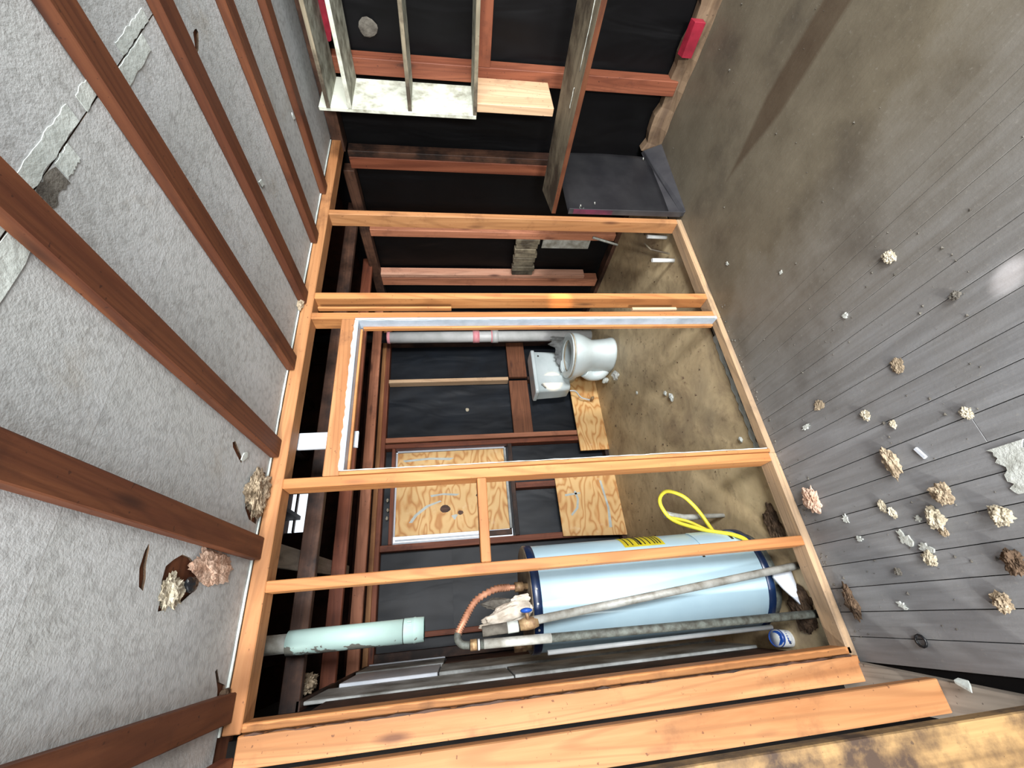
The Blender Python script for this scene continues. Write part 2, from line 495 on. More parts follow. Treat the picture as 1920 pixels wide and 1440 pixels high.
def board(x0, x1, y0, y1, holes):
    outer = [(x0, y0), (x1, y0), (x1, y1), (x0, y1)]
    loops = [outer] + holes
    flatpts = [p for l in loops for p in l]
    bm = bmesh.new()
    lo = [bm.verts.new((a, b, CEIL)) for a, b in flatpts]; hi = [bm.verts.new((a, b, CEIL + .006)) for a, b in flatpts]
    for t in tessellate_polygon([[Vector((a, b, 0)) for a, b in l] for l in loops]):
        bm.faces.new([lo[i] for i in t]); bm.faces.new([hi[i] for i in reversed(t)])
    s = 0
    for l in loops:
        n = len(l)
        for i in range(n): bm.faces.new((lo[s+i], lo[s+(i+1) % n], hi[s+(i+1) % n], hi[s+i])).material_index = 1
        s += n
    return fin(bm, 'ceiling_panel', [M['ceiling'], M['insul_dark']], ce)


board(-.46, 3.0, -1.6, .6135, [])
board(-.46, 3.0, .6165, .9440, [flake_pts(1.675, .745, .045, .014, 9, 3, .3, -.4)])
board(-.46, 3.0, .9446, 1.814, list(H.values()))
for i, (a0, a1, b0, b1) in enumerate(((.40, .74, .574, .6125), (.76, 1.00, .578, .6125), (1.04, 1.22, .580, .6125), (1.27, 1.46, .586, .6125),
                                      (.40, .78, .6175, .664), (.865, .93, .6175, .652), (1.10, 1.40, .6175, .656))):
    flat('joint_tape', M['joint'], jag_strip(a0, a1, b0, b1, i, .0025, 14), CEIL - .0015, CEIL, ce)
flat('torn_paper', M['foam'], jag_strip(.78, .862, .618, .655, 30, .005, 8), CEIL - .001, CEIL, ce)
for i, (a, b) in enumerate(((2.33, 1.345), (2.38, 1.685), (1.672, 1.25), (.60, 1.60))):
    flat('paint_blister', M['joint'], flake_pts(a, b, .022, .012, 8, i+50, .4, .8), CEIL - .004, CEIL, ce)
# the plasterboard edge left above the plate, and the dark loft floor over the boards
flat('plasterboard_edge', M['joint'], jag_strip(-.26, 2.9, 2.317, CEIL - .001, 61, .001, 60), 1.812, 1.818, ce, XZ)
box('loft_boarding', W('batten', 'x'), -1.4, 3.03, -1.6, 1.95, CEIL + .0065, CEIL + .03, ce, 0)

# exposed battens under the ceiling, each a single length
LAB = ['first ceiling batten from the left wall, short stretch in the corner', 'second ceiling batten from the left wall, broad brown with white scrapes',
       'third ceiling batten from the left wall, meeting the stud wall over the left door post', 'fourth ceiling batten from the left wall, ending over the middle of the doorway',
       'fifth ceiling batten from the left wall, ending over the right door post', 'sixth ceiling batten from the left wall, slim, beside the shelves',
       'last slim ceiling batten before the right wall, farthest from the left wall']
for i, xc in enumerate((-.185, .306, .709, 1.138, 1.536, 1.972, 2.392)):
    o = box('ceiling_batten', W('batten', 'y'), xc - .041, xc + .041, -1.6, 1.815, 2.291, CEIL - .0005, bev=.003)
    tag(o, LAB[i], 'batten', 'battens under the ceiling')

# ------------------------------------------------------------------ stud wall between the rooms
YW, YW2 = 1.82, 1.909
wf = empty('wall_front', (1.0, YW, 0), 'open stud wall of orange pine between the front room and the toilet room', kind='structure')


def stud(x0, x1, kind='orange', z0=.038, z1=2.259, y0=YW, y1=YW2, name='stud'):
    return box(name, W(kind), x0, x1, y0, y1, z0, z1, wf, .003)


box('top_plate', W('orange', 'x'), -.26, 2.93, YW, YW2, 2.259, 2.3165, wf, .003)
box('bottom_plate', W('plate', 'x'), -.275, .577, YW, YW2, 0, .038, wf, .004)
box('bottom_plate', W('plate', 'x'), .577, 1.40, YW, YW2 - .03, 0, .032, wf, .004)
box('bottom_plate', W('plate', 'x'), 1.40, 2.222, YW, YW2, 0, .038, wf, .004)
stud(2.182, 2.222, 'orange'); stud(1.538, 1.578, 'yellow'); stud(1.405, 1.445, 'yellow')
stud(.535, .577, 'yellow'); stud(.150, .190, 'yellow')
stud(-.258, -.232, 'yellow', .02); stud(-.346, -.261, 'orange', .02, 2.259, 1.80, 1.838)
flat('torn_edge', W('dark'), jag_strip(.05, 2.24, -.262, -.2585, 13, .0035, 70), 1.797, 1.8195, wf, lambda a, b, c: (b, c, a))
box('lath', W('yellow'), 1.474, 1.486, YW + .004, YW + .03, 1.55, 2.235, wf, .001)
box('shim', W('pale'), 1.466, 1.482, YW + .01, YW + .035, .25, .52, wf, .001)
box('header', W('orange', 'x'), .5785, 1.404, YW, YW2, 2.040, 2.108, wf, .003)
box('blocking', W('yellow', 'x'), .191, .534, YW, YW2, 1.420, 1.460, wf, .003)
box('lining_scrap', M['white_paint'], .745, .825, YW2 + .02, YW2 + .036, 2.0, 2.33, wf, .002)

# door lining left in the opening
d1 = empty('door_1', (.98, 1.86, 0), 'empty doorway with pale painted jambs and ragged plaster edges', kind='structure')
box('jamb', M['jamb_paint'], 1.386, 1.4035, YW - .008, 1.905, .032, 2.040, d1)
box('jamb', W('yellow'), .5785, .594, YW - .008, 1.905, .032, 2.040, d1)
box('head_jamb', M['jamb_paint'], .595, 1.385, YW - .008, 1.905, 2.022, 2.039, d1)
box('door_stop', W('yellow'), 1.372, 1.3855, 1.864, 1.888, .034, 2.008, d1)
box('door_stop', W('yellow', 'x'), .595, 1.370, 1.864, 1.888, 2.009, 2.021, d1)
for i, (p, kw) in enumerate(((jag_strip(.05, 2.03, 1.3855, 1.3885, 3, .0015, 60), 'z'), (jag_strip(.05, 2.03, .5935, .5965, 4, .0012, 60), 'z'))):
    flat('plaster_edge', M['joint'], p, YW - .014, YW - .0085, d1, lambda a, b, c: (b, c, a))
flat('plaster_edge', M['joint'], jag_strip(.595, 1.385, 2.032, 2.042, 7, .004, 40), YW - .013, YW - .0085, d1, XZ)
flat('lino_edge', M['joint'], jag_strip(.60, 1.34, 1.915, 1.945, 9, .008, 30), .001, .005, d1)

# ------------------------------------------------------------------ left wall of the front room
wl = empty('wall_left', (-.35, 1.3, 0), 'open stud wall on the left, orange studs over dark sheathing', kind='structure')
box('stud', W('orange'), -.396, -.305, 1.500, 1.540, .03, 2.258, wl, .003)
box('stud', W('mottled'), -.470, -.306, 1.100, 1.140, .03, 2.258, wl, .003)
box('top_plate', W('red', 'y'), -.400, -.312, .2, 1.80, 2.259, 2.300, wl, .003)
hexa('sole_plate', W('grey', 'y'), [(-.42, 1.0, 0), (-.345, 1.0, 0), (-.276, 1.95, 0), (-.42, 1.95, 0), (-.42, 1.0, .03), (-.345, 1.0, .03), (-.276, 1.95, .03), (-.42, 1.95, .03)], wl)
box('sheathing', M['black'], -1.4, -.405, 1.951, 1.99, -.12, 2.5, wl, 0)  # added dark backing so the stud gaps read dark while side light passes

# ------------------------------------------------------------------ felt paper helper
def felt(x0, x1, z0, z1, y, parent, seed=0, axis='x', n=34):
    """wrinkled black paper hanging behind studs; axis x: faces -y; axis y: faces -x"""
    bm = bmesh.new(); g = []
    for i in range(n+1):
        row = []
        for j in range(n+1):
            a = x0 + (x1-x0)*i/n; z = z0 + (z1-z0)*j/n
            q = Vector((a*9 + z*2.2, z*2.6, seed*5.))
            d = .008*noise.noise(q*.7) + .002*noise.noise(q*2.)
            row.append(bm.verts.new((a, y + d, z) if axis == 'x' else (y + d, a, z)))
        g.append(row)
    for i in range(n):
        for j in range(n):
            f = bm.faces.new((g[i][j], g[i+1][j], g[i+1][j+1], g[i][j+1])); f.smooth = True
    return fin(bm, 'felt_paper', M['felt'] if axis == 'x' else M['felt_old'], parent)  # panels on the right wall take the darker, less glossy copy


# ------------------------------------------------------------------ back wall of the toilet room
wb = empty('wall_back', (1.3, YB, 0), 'back wall of dark studs and black felt paper', kind='structure')
YB2 = YB + .089
felt(-.40, .62, 0, 1.60, YB2 + .012, wb, 1); felt(-.40, .62, 1.59, 2.30, YB2 + .026, wb, 2)
felt(.60, 1.505, 0, 1.04, YB2 + .012, wb, 3); felt(.60, 1.505, 2.125, 2.30, YB2 + .012, wb, 4, n=14)
felt(1.49, 2.25, 0, 2.30, YB2 + .012, wb, 5); felt(2.24, 3.08, 0, 2.33, YB2 + .026, wb, 6)


def bstud(x0, x1, kind, z0=.04, z1=2.215, y0=YB, y1=YB2, name='stud'):
    return box(name, W(kind), x0, x1, y0, y1, z0, z1, wb, .003)


box('top_plate', W('red', 'x'), -.40, 3.0, YB, YB2, 2.216, 2.258, wb, .003); box('top_plate', W('orange', 'x'), -.40, 3.0, YB + .004, YB2, 2.259, 2.300, wb, .003)
box('bottom_plate', W('dark', 'x'), -.40, 3.0, YB, YB2, 0, .039, wb, .003)
bstud(2.224, 2.264, 'pale', .955); bstud(2.224, 2.264, 'dark', .04, .745); bstud(2.72, 2.80, 'dark')
bstud(1.562, 1.610, 'salmon'); bstud(1.500, 1.545, 'red')
bstud(.565, .618, 'red'); bstud(-.25, -.18, 'dark'); bstud(-.10, -.06, 'red', .04, 2.215, YB + .02)
bstud(1.045, 1.10, 'red', .04, .985); bstud(.585, .622, 'red', .04, 2.215, YB + .03)
box('blocking', W('brown', 'x'), 1.612, 2.222, YB + .01, YB + .05, .750, .950, wb, .003)
box('blocking', W('brown', 'x'), 2.266, 2.718, YB + .01, YB + .05, .745, .945, wb, .003)
box('window_head', W('red', 'x'), .62, 1.498, YB, YB2, 2.118, 2.148, wb, .002)
box('window_sill', W('dark', 'x'), .62, 1.498, YB, YB2, .990, 1.030, wb, .002)
box('rim_board', M['attic'], -.40, 3.0, YB + .03, YB2, 2.301, 2.44, wb, .002)
for i, (a, b) in enumerate(((1.20, 2.185), (1.02, 2.178), (.93, 2.172), (.86, 2.176))):
    clump('foam_blob', M['insul_pale'], (a, YB + .06, b), (.018, .02, .012), wb, i+5, .5, 2)

clump('foam_spot', M['insul_pale'], (1.93, YB2 + .004, 1.41), (.02, .008, .02), wb, 15, .5, 2)
# boarded window
w1 = empty('window_1', (1.07, YB, 1.03), 'window opening boarded with knotty plywood, daylight leaking at its left edge', kind='structure')
pw = box('plywood_sheet', M['ply'], .690, 1.462, YB + .045, YB + .057, 1.072, 2.098, w1, .001)
for i, (a, b, rx, rz) in enumerate(((.905, 1.655, .034, .048), (.862, 1.515, .020, .026), (1.015, 1.33, .020, .036))):
    flat('knot', W('dark'), flake_pts(a, b, rx, rz, 14, i, .1), YB + .0435, YB + .0455, pw, XZ)
for i, pts in enumerate(([(.80, 1.98), (.87, 1.93), (.945, 1.83), (.985, 1.70), (.975, 1.685), (.935, 1.80), (.86, 1.905), (.80, 1.95)],
                         [(1.02, 1.78), (1.035, 1.68), (1.02, 1.55), (1.035, 1.52), (1.05, 1.66), (1.04, 1.79)],
                         [(1.37, 2.03), (1.385, 1.80), (1.37, 1.60), (1.392, 1.56), (1.405, 1.80), (1.39, 2.05)],
                         [(.84, 1.60), (.80, 1.57), (.845, 1.54), (.85, 1.56)])):
    flat('scrape_mark', M['joint'], pts, YB + .0442, YB + .0452, pw, XZ)
box('casing', M['white_paint'], 1.463, 1.480, YB + .03, YB + .075, 1.06, 2.10, w1)
box('casing', M['white_paint'], .69, 1.462, YB + .04, YB + .06, 2.0985, 2.112, w1)
box('casing', M['grey_paint'], .69, 1.462, YB + .03, YB + .08, 1.048, 1.071, w1)
box('casing', M['white_paint'], .620, .640, YB + .05, YB + .085, 1.30, 2.112, w1)
box('casing', W('dark'), .640, .688, YB + .06, YB + .085, 1.05, 1.30, w1)
box('mullion', M['white_paint'], .655, .668, YB + .07, YB + .085, 1.31, 2.10, w1)

# scrap plywood standing along the foot of the back wall
o = box('plywood_board', M['ply'], 1.375, 2.30, YB - .03, YB - .012, 0, .30); tag(o, 'long low strip of plywood standing behind the toilet', 'plywood', 'plywood along the foot of the back wall')
ph = hexa('plywood_board', M['ply'], [(.545, YB - .03, 0), (1.13, YB - .03, 0), (1.13, YB - .012, 0), (.545, YB - .012, 0), (.575, YB - .03, .60), (1.128, YB - .03, .605), (1.128, YB - .012, .605), (.575, YB - .012, .60)])
tag(ph, 'taller scraped plywood sheet on the floor under the boarded window', 'plywood', 'plywood along the foot of the back wall')
for i, pts in enumerate(([(.76, .50), (.82, .44), (.90, .42), (.97, .44), (.98, .42), (.90, .40), (.81, .42), (.745, .49)], [(.93, .53), (.945, .38), (.96, .38), (.95, .53)],
                         [(.62, .16), (.80, .14), (1.06, .17), (1.06, .15), (.80, .12), (.62, .13)])):
    flat('scrape_mark', M['joint'], pts, YB - .0325, YB - .0305, ph, XZ)

# ------------------------------------------------------------------ left wall of the toilet room
wl2 = empty('wall_left', (-.26, 3.0, 0), 'painted white and grey boards on the left wall behind the water heater', kind='structure')
for (y0, y1, z0, z1, m, dx) in ((3.49, 3.93, 1.67, 2.245, 'grey_paint', .004), (2.85, 3.34, 1.68, 2.200, 'white_paint', .008), (2.44, 2.845, 1.30, 2.255, 'grey_paint', -.008),
                                (2.85, 3.34, .02, 1.672, 'grey_paint', .008), (3.49, 3.93, .02, 1.66, None, .0), (2.44, 2.845, .02, 1.295, 'grey_paint', -.004), (1.92, 2.435, .02, 2.16, None, -.016)):
    box('wall_board', M[m] if m else W('dark'), -.275, -.252 + dx, y0, y1, z0, z1, wl2, .003)
box('wall_board', M['white_paint'], -.27, -.240, 3.935, 3.955, 1.67, 2.24, wl2)
box('sheathing', M['black'], -.42, -.29, 1.92, YB2, 0, 2.5, wl2, 0)
box('wall_cap', W('dark', 'y'), -.30, -.25, 2.40, 3.97, 2.256, 2.275, wl2)

# ------------------------------------------------------------------ right wall
wr = empty('wall_right', (XR, 1.6, 0), 'right wall of red studs over black felt paper', kind='structure')
felt(-1.6, .9, .0, 2.32, 3.04, wr, 8, 'y'); felt(.88, 1.95, 0, 2.32, 3.045, wr, 9, 'y'); felt(1.94, 2.75, 0, 2.4, 3.04, wr, 10, 'y'); felt(2.74, 4.14, 0, 2.4, 3.045, wr, 11, 'y')


def rstud(y0, y1, kind, z0=.04, z1=2.24, name='stud', x1=.089, x0=0):
    return box(name, W(kind), XR + x0, XR + x1, y0, y1, z0, z1, wr, .003)


rstud(1.910, 1.955, 'dark'); rstud(1.958, 2.045, 'red'); rstud(1.335, 1.425, 'red'); rstud(.62, .66, 'dark')
rstud(2.600, 2.672, 'salmon'); rstud(3.13, 3.17, 'pink', .20); rstud(3.18, 3.28, 'salmon', .05); rstud(3.80, 3.84, 'dark')
box('blocking', W('red', 'y'), XR, XR + .04, .661, 1.334, 1.275, 1.360, wr)
for i in range(8):       # the blocking built up from a stack of short laths
    y = 2.675 + i*.0565
    box('lath', W('weather', 'z'), XR - .004 + .004*(i % 2), XR + .05, y, y + .052, .735 + .01*(i % 3), .955 - .008*(i % 2), wr, .003)
box('patch_plate', M['steel'], XR + .03, XR + .036, 2.69, 2.80, .25, .70, wr)
box('top_plate', W('dark', 'y'), XR - .03, XR + .089, -1.6, 1.90, 2.245, 2.320, wr)
hexa('top_plate', W('dark', 'y'), [(XR - .02, 2.05, 2.22), (XR + .07, 2.05, 2.22), (XR + .07, 3.96, 2.19), (XR - .02, 3.96, 2.19), (XR - .02, 2.05, 2.30), (XR + .07, 2.05, 2.30), (XR + .07, 3.96, 2.27), (XR - .02, 3.96, 2.27)], wr, .004)
box('sole_plate', W('dark', 'y'), XR - .01, XR + .089, 2.05, 3.96, 0, .038, wr)
clump('paper_scrap', M['foam'], (XR + .095, 1.22, 1.98), (.006, .05, .055), wr, 19, .3, 2)
# rotten sill along the floor of the front room
bm = bmesh.new(); rnd = random.Random(5); N = 34
ra = []
for i in range(N+1):
    y = -.3 + 2.12*i/N
    a = rnd.uniform(-.010, .006); h = .06 + rnd.uniform(-.015, .012)
    ra.append([bm.verts.new(p) for p in ((XR - .035 + a, y, 0), (XR + .005 + a*.5, y, h*.55), (XR + .03, y, h + .03), (XR + .09, y, h + .03), (XR + .09, y, 0))])
for i in range(N):
    for j in range(4): bm.faces.new((ra[i][j], ra[i+1][j], ra[i+1][j+1], ra[i][j+1]))
fin(bm, 'rotten_sill', W('rot', 'y'), wr)

# ------------------------------------------------------------------ loft over the toilet room
lo = empty('roof', (1.3, 3.0, 3.2), 'dark open loft over the toilet room', kind='structure')
box('roof_deck', M['attic'], -.9, 3.6, 1.90, 4.7, 3.25, 3.30, lo, 0)
for xx in (-.2, .42, 1.02, 1.64, 2.25, 2.86):
    box('rafter', W('dark', 'y'), xx, xx + .04, 1.95, 4.6, 3.11, 3.249, lo)
box('gable_board', M['attic'], -.9, .905, 4.62, 4.66, 2.3, 3.25, lo, 0); box('gable_board', M['attic'], 1.30, 3.6, 4.62, 4.66, 2.3, 3.25, lo, 0)
box('gable_board', M['attic'], .905, 1.30, 4.62, 4.66, 2.3, 2.99, lo, 0)
box('vent_slat', W('dark', 'x'), .905, 1.30, 4.60, 4.64, 3.165, 3.18, lo, 0)
box('loft_end', M['attic'], 3.08, 3.12, 1.9, 4.7, 2.3, 3.25, lo, 0); box('loft_end', M['attic'], -.92, -.88, 1.9, 4.7, 2.3, 3.25, lo, 0)
box('loft_front', M['attic'], -.9, 3.1, 1.915, 1.935, 2.335, 3.25, lo, 0)
box('soffit_board', M['attic'], -.9, 3.1, YB2 + .02, 4.62, 2.31, 2.33, lo, 0)
box('soffit_board', M['attic'], -.9, -.43, 1.93, 4.62, 2.31, 2.33, lo, 0)
for i, (y, lab, kd) in enumerate(((2.40, 'dark brown loft joist nearest the stud wall', 'dark'), (3.01, 'red brown loft joist, middle of the three over the toilet room', 'red'), (3.655, 'loft joist farthest back, just before the back wall', 'salmon'))):
    o = box('loft_joist', W(kd, 'x'), -.42, 3.02, y, y + .040, 2.260, 2.345, bev=.003)
    tag(o, lab, 'joist', 'joists over the toilet room')
o = hexa('loft_plank', W('grey', 'y'), [(.270, 2.05, 2.347), (.372, 2.05, 2.347), (.420, 3.50, 2.347), (.345, 3.50, 2.347), (.270, 2.05, 2.365), (.372, 2.05, 2.365), (.420, 3.50, 2.365), (.345, 3.50, 2.365)])
tag(o, 'grey weathered plank lying across the loft joists above the water heater', 'plank')
o = hexa('loft_brace', W('brown', 'x'), [(1.0, 2.72, 2.347), (1.06, 2.70, 2.347), (1.55, 3.40, 2.50), (1.49, 3.42, 2.50), (1.0, 2.72, 2.385), (1.06, 2.70, 2.385), (1.55, 3.40, 2.54), (1.49, 3.42, 2.54)])
tag(o, 'slanting brown brace resting on the middle loft joist', 'brace')

# ------------------------------------------------------------------ shelving on the right
sh = empty('wall_shelving', (2.77, 1.44, .9), 'old white painted plank with four shelf boards reaching out from it under the ceiling', 'shelving')
box('back_plank', M['old_white'], 2.605, 2.932, 1.440, 1.462, 1.372, 2.262, sh, .002)
tag(box('lower_plank', W('pale', 'z'), 2.640, 2.930, 1.388, 1.438, .905, 1.368, sh, .003), 'unpainted pale plank below the white one')
for i, (z, xl) in enumerate(((2.216, 2.600), (2.100, 2.608), (1.766, 2.616), (1.390, 2.612))):
    s = box('shelf', M['worn_shelf'] if i != 1 else M['worn_shelf'], xl, 2.928, -.25, 1.4395, z - .018, z, sh, .002)
    box('shelf_edging', M['old_white'] if i == 1 else W('weather', 'y'), xl - .006, xl - .0005, -.25, 1.4395, z - .020, z + .001, s, .001)
o = hexa('shelf_board', W('weather', 'y'), [(2.20, -.2, .870), (2.66, -.2, .870), (2.585, 1.905, .870), (2.236, 1.815, .870), (2.20, -.2, .895), (2.66, -.2, .895), (2.585, 1.905, .895), (2.236, 1.815, .895)])
tag(o, 'wide weathered grey shelf board with a raw red edge, its tip against the last stud', 'shelf')
e = hexa('raw_edge', W('batten', 'y'), [(2.1965, -.2, .869), (2.1998, -.2, .869), (2.2358, 1.812, .869), (2.2325, 1.812, .869), (2.1965, -.2, .8945), (2.1998, -.2, .8945), (2.2358, 1.812, .8945), (2.2325, 1.812, .8945)], o, .0005)
for i, (xx, yy, L) in enumerate(((2.30, .75, .28), (2.335, 1.12, .1))):
    bm = bmesh.new(); rnd = random.Random(i)
    tube(bm, [(xx + rnd.uniform(-.006, .006), yy + L*j/8, .8965) for j in range(9)], .0018, 5); fin(bm, 'plaster_drip', M['plaster'], o)

# dark sheet metal leaning beside the last stud
mp = empty('metal_panel', (2.55, 1.80, 0), 'dark sheet metal panel standing between the last stud and the right wall', 'panel')
bm = bmesh.new(); n = 16; g = []
for i in range(n+1):
    row = []
    for j in range(n+1):
        xx = 2.226 + .62*i/n; z = .09 + .70*j/n
        row.append(bm.verts.new((xx, 1.795 - .012*math.sin(math.pi*j/n) + .006*noise.noise(Vector((xx*4, z*4, 2))), z)))
    g.append(row)
for i in range(n):
    for j in range(n):
        f = bm.faces.new((g[i][j], g[i+1][j], g[i+1][j+1], g[i][j+1])); f.smooth = True
bmesh.ops.solidify(bm, geom=bm.faces[:], thickness=.006)
fin(bm, 'sheet', M['sheet'], mp)
hexa('kick_flange', M['sheet'], [(2.224, 1.755, 0), (2.90, 1.72, 0), (2.92, 1.805, .0), (2.224, 1.800, .0), (2.224, 1.776, .02), (2.90, 1.778, .115), (2.92, 1.806, .12), (2.224, 1.802, .10)], mp, .002)
box('edge_fold', M['sheet'], 2.2215, 2.2255, 1.762, 1.803, .02, .79, mp, .001)
tag(box('stain', M['pinkstain'], 2.2198, 2.2214, 1.766, 1.800, .50, .76, mp, 0), 'faded magenta stain on the edge')  # magenta patch laid on the panel's left edge
for a, b in ((2.27, .70), (2.30, .60), (2.80, .14)):
    pipe('nail', M['steel'], [(a, 1.788, b), (a, 1.770, b + .006)], .004, mp, 6)
bm = bmesh.new(); tube(bm, [(2.255 + .014*math.cos(t*.7), 1.779, .70 + .014*math.sin(t*.7)) for t in range(8)], .003, 6); fin(bm, 'hook', M['dark_steel'], mp)

o = hexa('red_block', M['red'], [(XR - .05, 1.0, .048), (XR + .0, 1.0, .05), (XR + .0, 1.18, .05), (XR - .05, 1.18, .048), (XR - .05, 1.0, .115), (XR + .0, 1.0, .125), (XR + .0, 1.18, .125), (XR - .05, 1.18, .11)])
tag(o, 'red painted block lying on the rotten sill by the right wall', 'block')
rr = empty('red_rag', (2.90, 1.15, 2.12), 'crumpled red rag stuffed beside the top shelf', 'rag')
clump('cloth', M['red'], (2.915, 1.10, 2.19), (.012, .13, .045), rr, 21, .5); clump('fold', M['red'], (2.905, 1.02, 2.15), (.012, .06, .03), rr, 23, .5)

# ------------------------------------------------------------------ water heater and its pipes
HX, HY, HR = .062, 2.285, .232
wh = empty('water_heater', (HX, HY, 0), 'white cylindrical water heater with navy trim rings standing behind the studs', 'water heater')
lathe('tank', M['enamel'], [(HR - .004, .10), (HR, .104), (HR, 1.196), (HR - .004, 1.20)], wh, 64, (HX, HY, 0))
lathe('trim_ring', M['navy'], [(HR + .002, .078), (HR + .005, .080), (HR + .005, .112), (HR + .002, .114)], wh, 64, (HX, HY, 0))
lathe('trim_ring', M['navy'], [(HR + .002, 1.192), (HR + .005, 1.194), (HR + .005, 1.228), (HR + .001, 1.231)], wh, 64, (HX, HY, 0))
lathe('top_cap', M['top_cap'], [(HR + .001, 1.2315), (HR - .004, 1.236), (.14, 1.243), (.02, 1.245)], wh, 48, (HX, HY, 0))
lathe('base_pan', M['dark_steel'], [(HR - .02, .03), (HR - .02, .077)], wh, 40, (HX, HY, 0))
for a in (200, 320, 80):
    x0, y0 = HX + .17*math.cos(math.radians(a)), HY + .17*math.sin(math.radians(a)); pipe('foot', M['dark_steel'], [(x0, y0, 0), (x0, y0, .031)], .02, wh, 10)
for a in (236, 262, 276, 300):
    x0, y0 = HX + (HR + .006)*math.cos(math.radians(a)), HY + (HR + .006)*math.sin(math.radians(a))
    pipe('rivet', M['steel'], [(x0, y0, 1.213), (x0 + .003*math.cos(math.radians(a)), y0 + .003*math.sin(math.radians(a)), 1.213)], .005, wh, 8)


def curved(name, m, a0, a1, z0, z1, r, parent, n=10, t=.001):
    bm = bmesh.new(); A = []
    for i in range(n+1):
        a = math.radians(a0 + (a1-a0)*i/n)
        A.append([bm.verts.new((HX + rr_*math.cos(a), HY + rr_*math.sin(a), z)) for rr_, z in ((r, z0), (r + t, z0), (r + t, z1), (r, z1))])
    for i in range(n):
        for j in range(4): bm.faces.new((A[i][j], A[i+1][j], A[i+1][(j+1) % 4], A[i][(j+1) % 4]))
    bm.faces.new(A[0]); bm.faces.new(A[-1][::-1])
    return fin(bm, name, m, parent)


lb = curved('energy_label', M['label'], 318, 352, .53, .74, HR + .0006, wh); tag(lb, 'yellow label with fine black print')
for z in (.545, .56, .575, .60, .625, .645, .66, .69, .715):
    curved('print_line', M['ink'], 321, 350, z, z + (.006 if z != .645 else .012), HR + .0018, lb, 8, .0004)
curved('access_door', M['enamel'], 300, 346, .155, .36, HR + .001, wh, 10, .003)
curved('door_slot', M['ink'], 316, 324, .165, .178, HR + .0045, wh, 4, .001)
curved('soot_mark', M['ink'], 294, 306, .372, .385, HR + .0008, wh, 4, .0006)
pipe('outlet_nipple', M['brass'], [(-.135, 2.20, 1.236), (-.135, 2.20, 1.262), (-.135, 2.20, 1.262), (-.135, 2.20, 1.315)], [.013, .013, .017, .017], wh, 8)
pipe('inlet_nipple', M['brass'], [(.105, 2.12, 1.236), (.105, 2.12, 1.262), (.105, 2.12, 1.262), (.105, 2.12, 1.30)], [.014, .014, .021, .021], wh, 8)

fx = empty('flexible_connector', (.105, 2.12, 1.30), 'corrugated copper connector curving up from the top of the water heater', 'pipe')
cp = [(.105, 2.11, 1.302), (.106, 2.10, 1.34), (.100, 2.05, 1.40), (.068, 2.02, 1.475), (.028, 2.0, 1.512), (-.008, 1.98, 1.535), (-.040, 1.97, 1.556), (-.066, 1.962, 1.562), (-.087, 1.957, 1.545), (-.0922, 1.953, 1.515)]
sp = spline(cp, 9); sp2 = sp[6:58]
pipe('corrugated_tube', M['copper'], sp2, .0130, fx, 14, ridge=.0032)
pipe('plain_end', M['copper'], sp[:7], .0115, fx, 12); pipe('bend', M['dark_steel'], sp[57:], .014, fx, 12)
pipe('union_nut', M['brass'], [(-.0925, 1.953, 1.513), (-.0928, 1.952, 1.487)], .021, fx, 6); pipe('union_ring', M['pvc'], [(-.0929, 1.952, 1.484), (-.093, 1.952, 1.476)], .020, fx, 12)

dp = empty('supply_pipe', (-.117, 1.955, 0), 'dark steel pipe running upright in front of the water heater, left of the slanting pipe', 'pipe')
pipe('pipe', M['dark_steel'], [(-.093, 1.952, 1.474), (-.119, 1.952, .0)], .0165, dp); pipe('scaled_section', M['steel'], [(-.0932, 1.952, 1.46), (-.098, 1.952, 1.19)], .0175, dp)
wp = empty('branch_pipe', (.075, 1.965, 0), 'pale grey pipe slanting down in front of the water heater from a blue handled valve', 'pipe')
pipe('pipe', M['steel'], [(-.032, 1.965, 1.262), (.077, 1.965, .0)], .0165, wp)
pipe('valve_body', M['brass'], [(-.035, 1.966, 1.235), (-.038, 1.966, 1.258), (-.040, 1.966, 1.288), (-.044, 1.967, 1.312)], [.019, .024, .024, .019], wp, 10)
pipe('valve_stem', M['brass'], [(-.035, 1.955, 1.276), (.004, 1.945, 1.281)], .008, wp, 8)
bm = bmesh.new(); bmesh.ops.create_uvsphere(bm, u_segments=12, v_segments=8, radius=1)
for v in bm.verts:
    a = math.atan2(v.co.y, v.co.x); k = 1 + .14*math.cos(6*a)
    v.co = Vector((.010*v.co.z + .008, .024*k*v.co.x + 1.944, .024*k*v.co.y + 1.282))
fin(bm, 'valve_handle', M['blue'], wp, True)
pipe('foam_sleeve', M['foam'], [(-.044, 1.968, 1.315), (-.052, 1.968, 1.463)], .021, wp, 12); pipe('tape_band', M['joint'], [(-.0445, 1.968, 1.318), (-.047, 1.968, 1.362)], .0225, wp, 12)

iw = empty('pipe_wrap', (.01, 2.08, 1.247), 'torn off-white insulation wrap drooping over the pipes on top of the water heater', 'insulation')
bm = bmesh.new(); bmesh.ops.create_icosphere(bm, subdivisions=5, radius=1)
for v in bm.verts:
    p = v.co.copy(); t = (p.z + 1)/2
    k = 1 + .28*noise.noise(p*2.2) + .16*abs(noise.noise(p*4.3)) + .05*noise.noise(p*11)
    wd = .052*(1 - .35*t)
    v.co = Vector((.022 - .055*t + p.x*k*wd, 2.05 + p.y*k*.035, 1.352 + p.z*k*.105))
fin(bm, 'wrap', M['cloth'], iw, True)
clump('dark_lining', M['foam'], (.045, 2.085, 1.385), (.022, .02, .065), iw, 31, .5); clump('torn_flap', M['cloth'], (.056, 2.05, 1.285), (.016, .012, .045), iw, 33, .6)

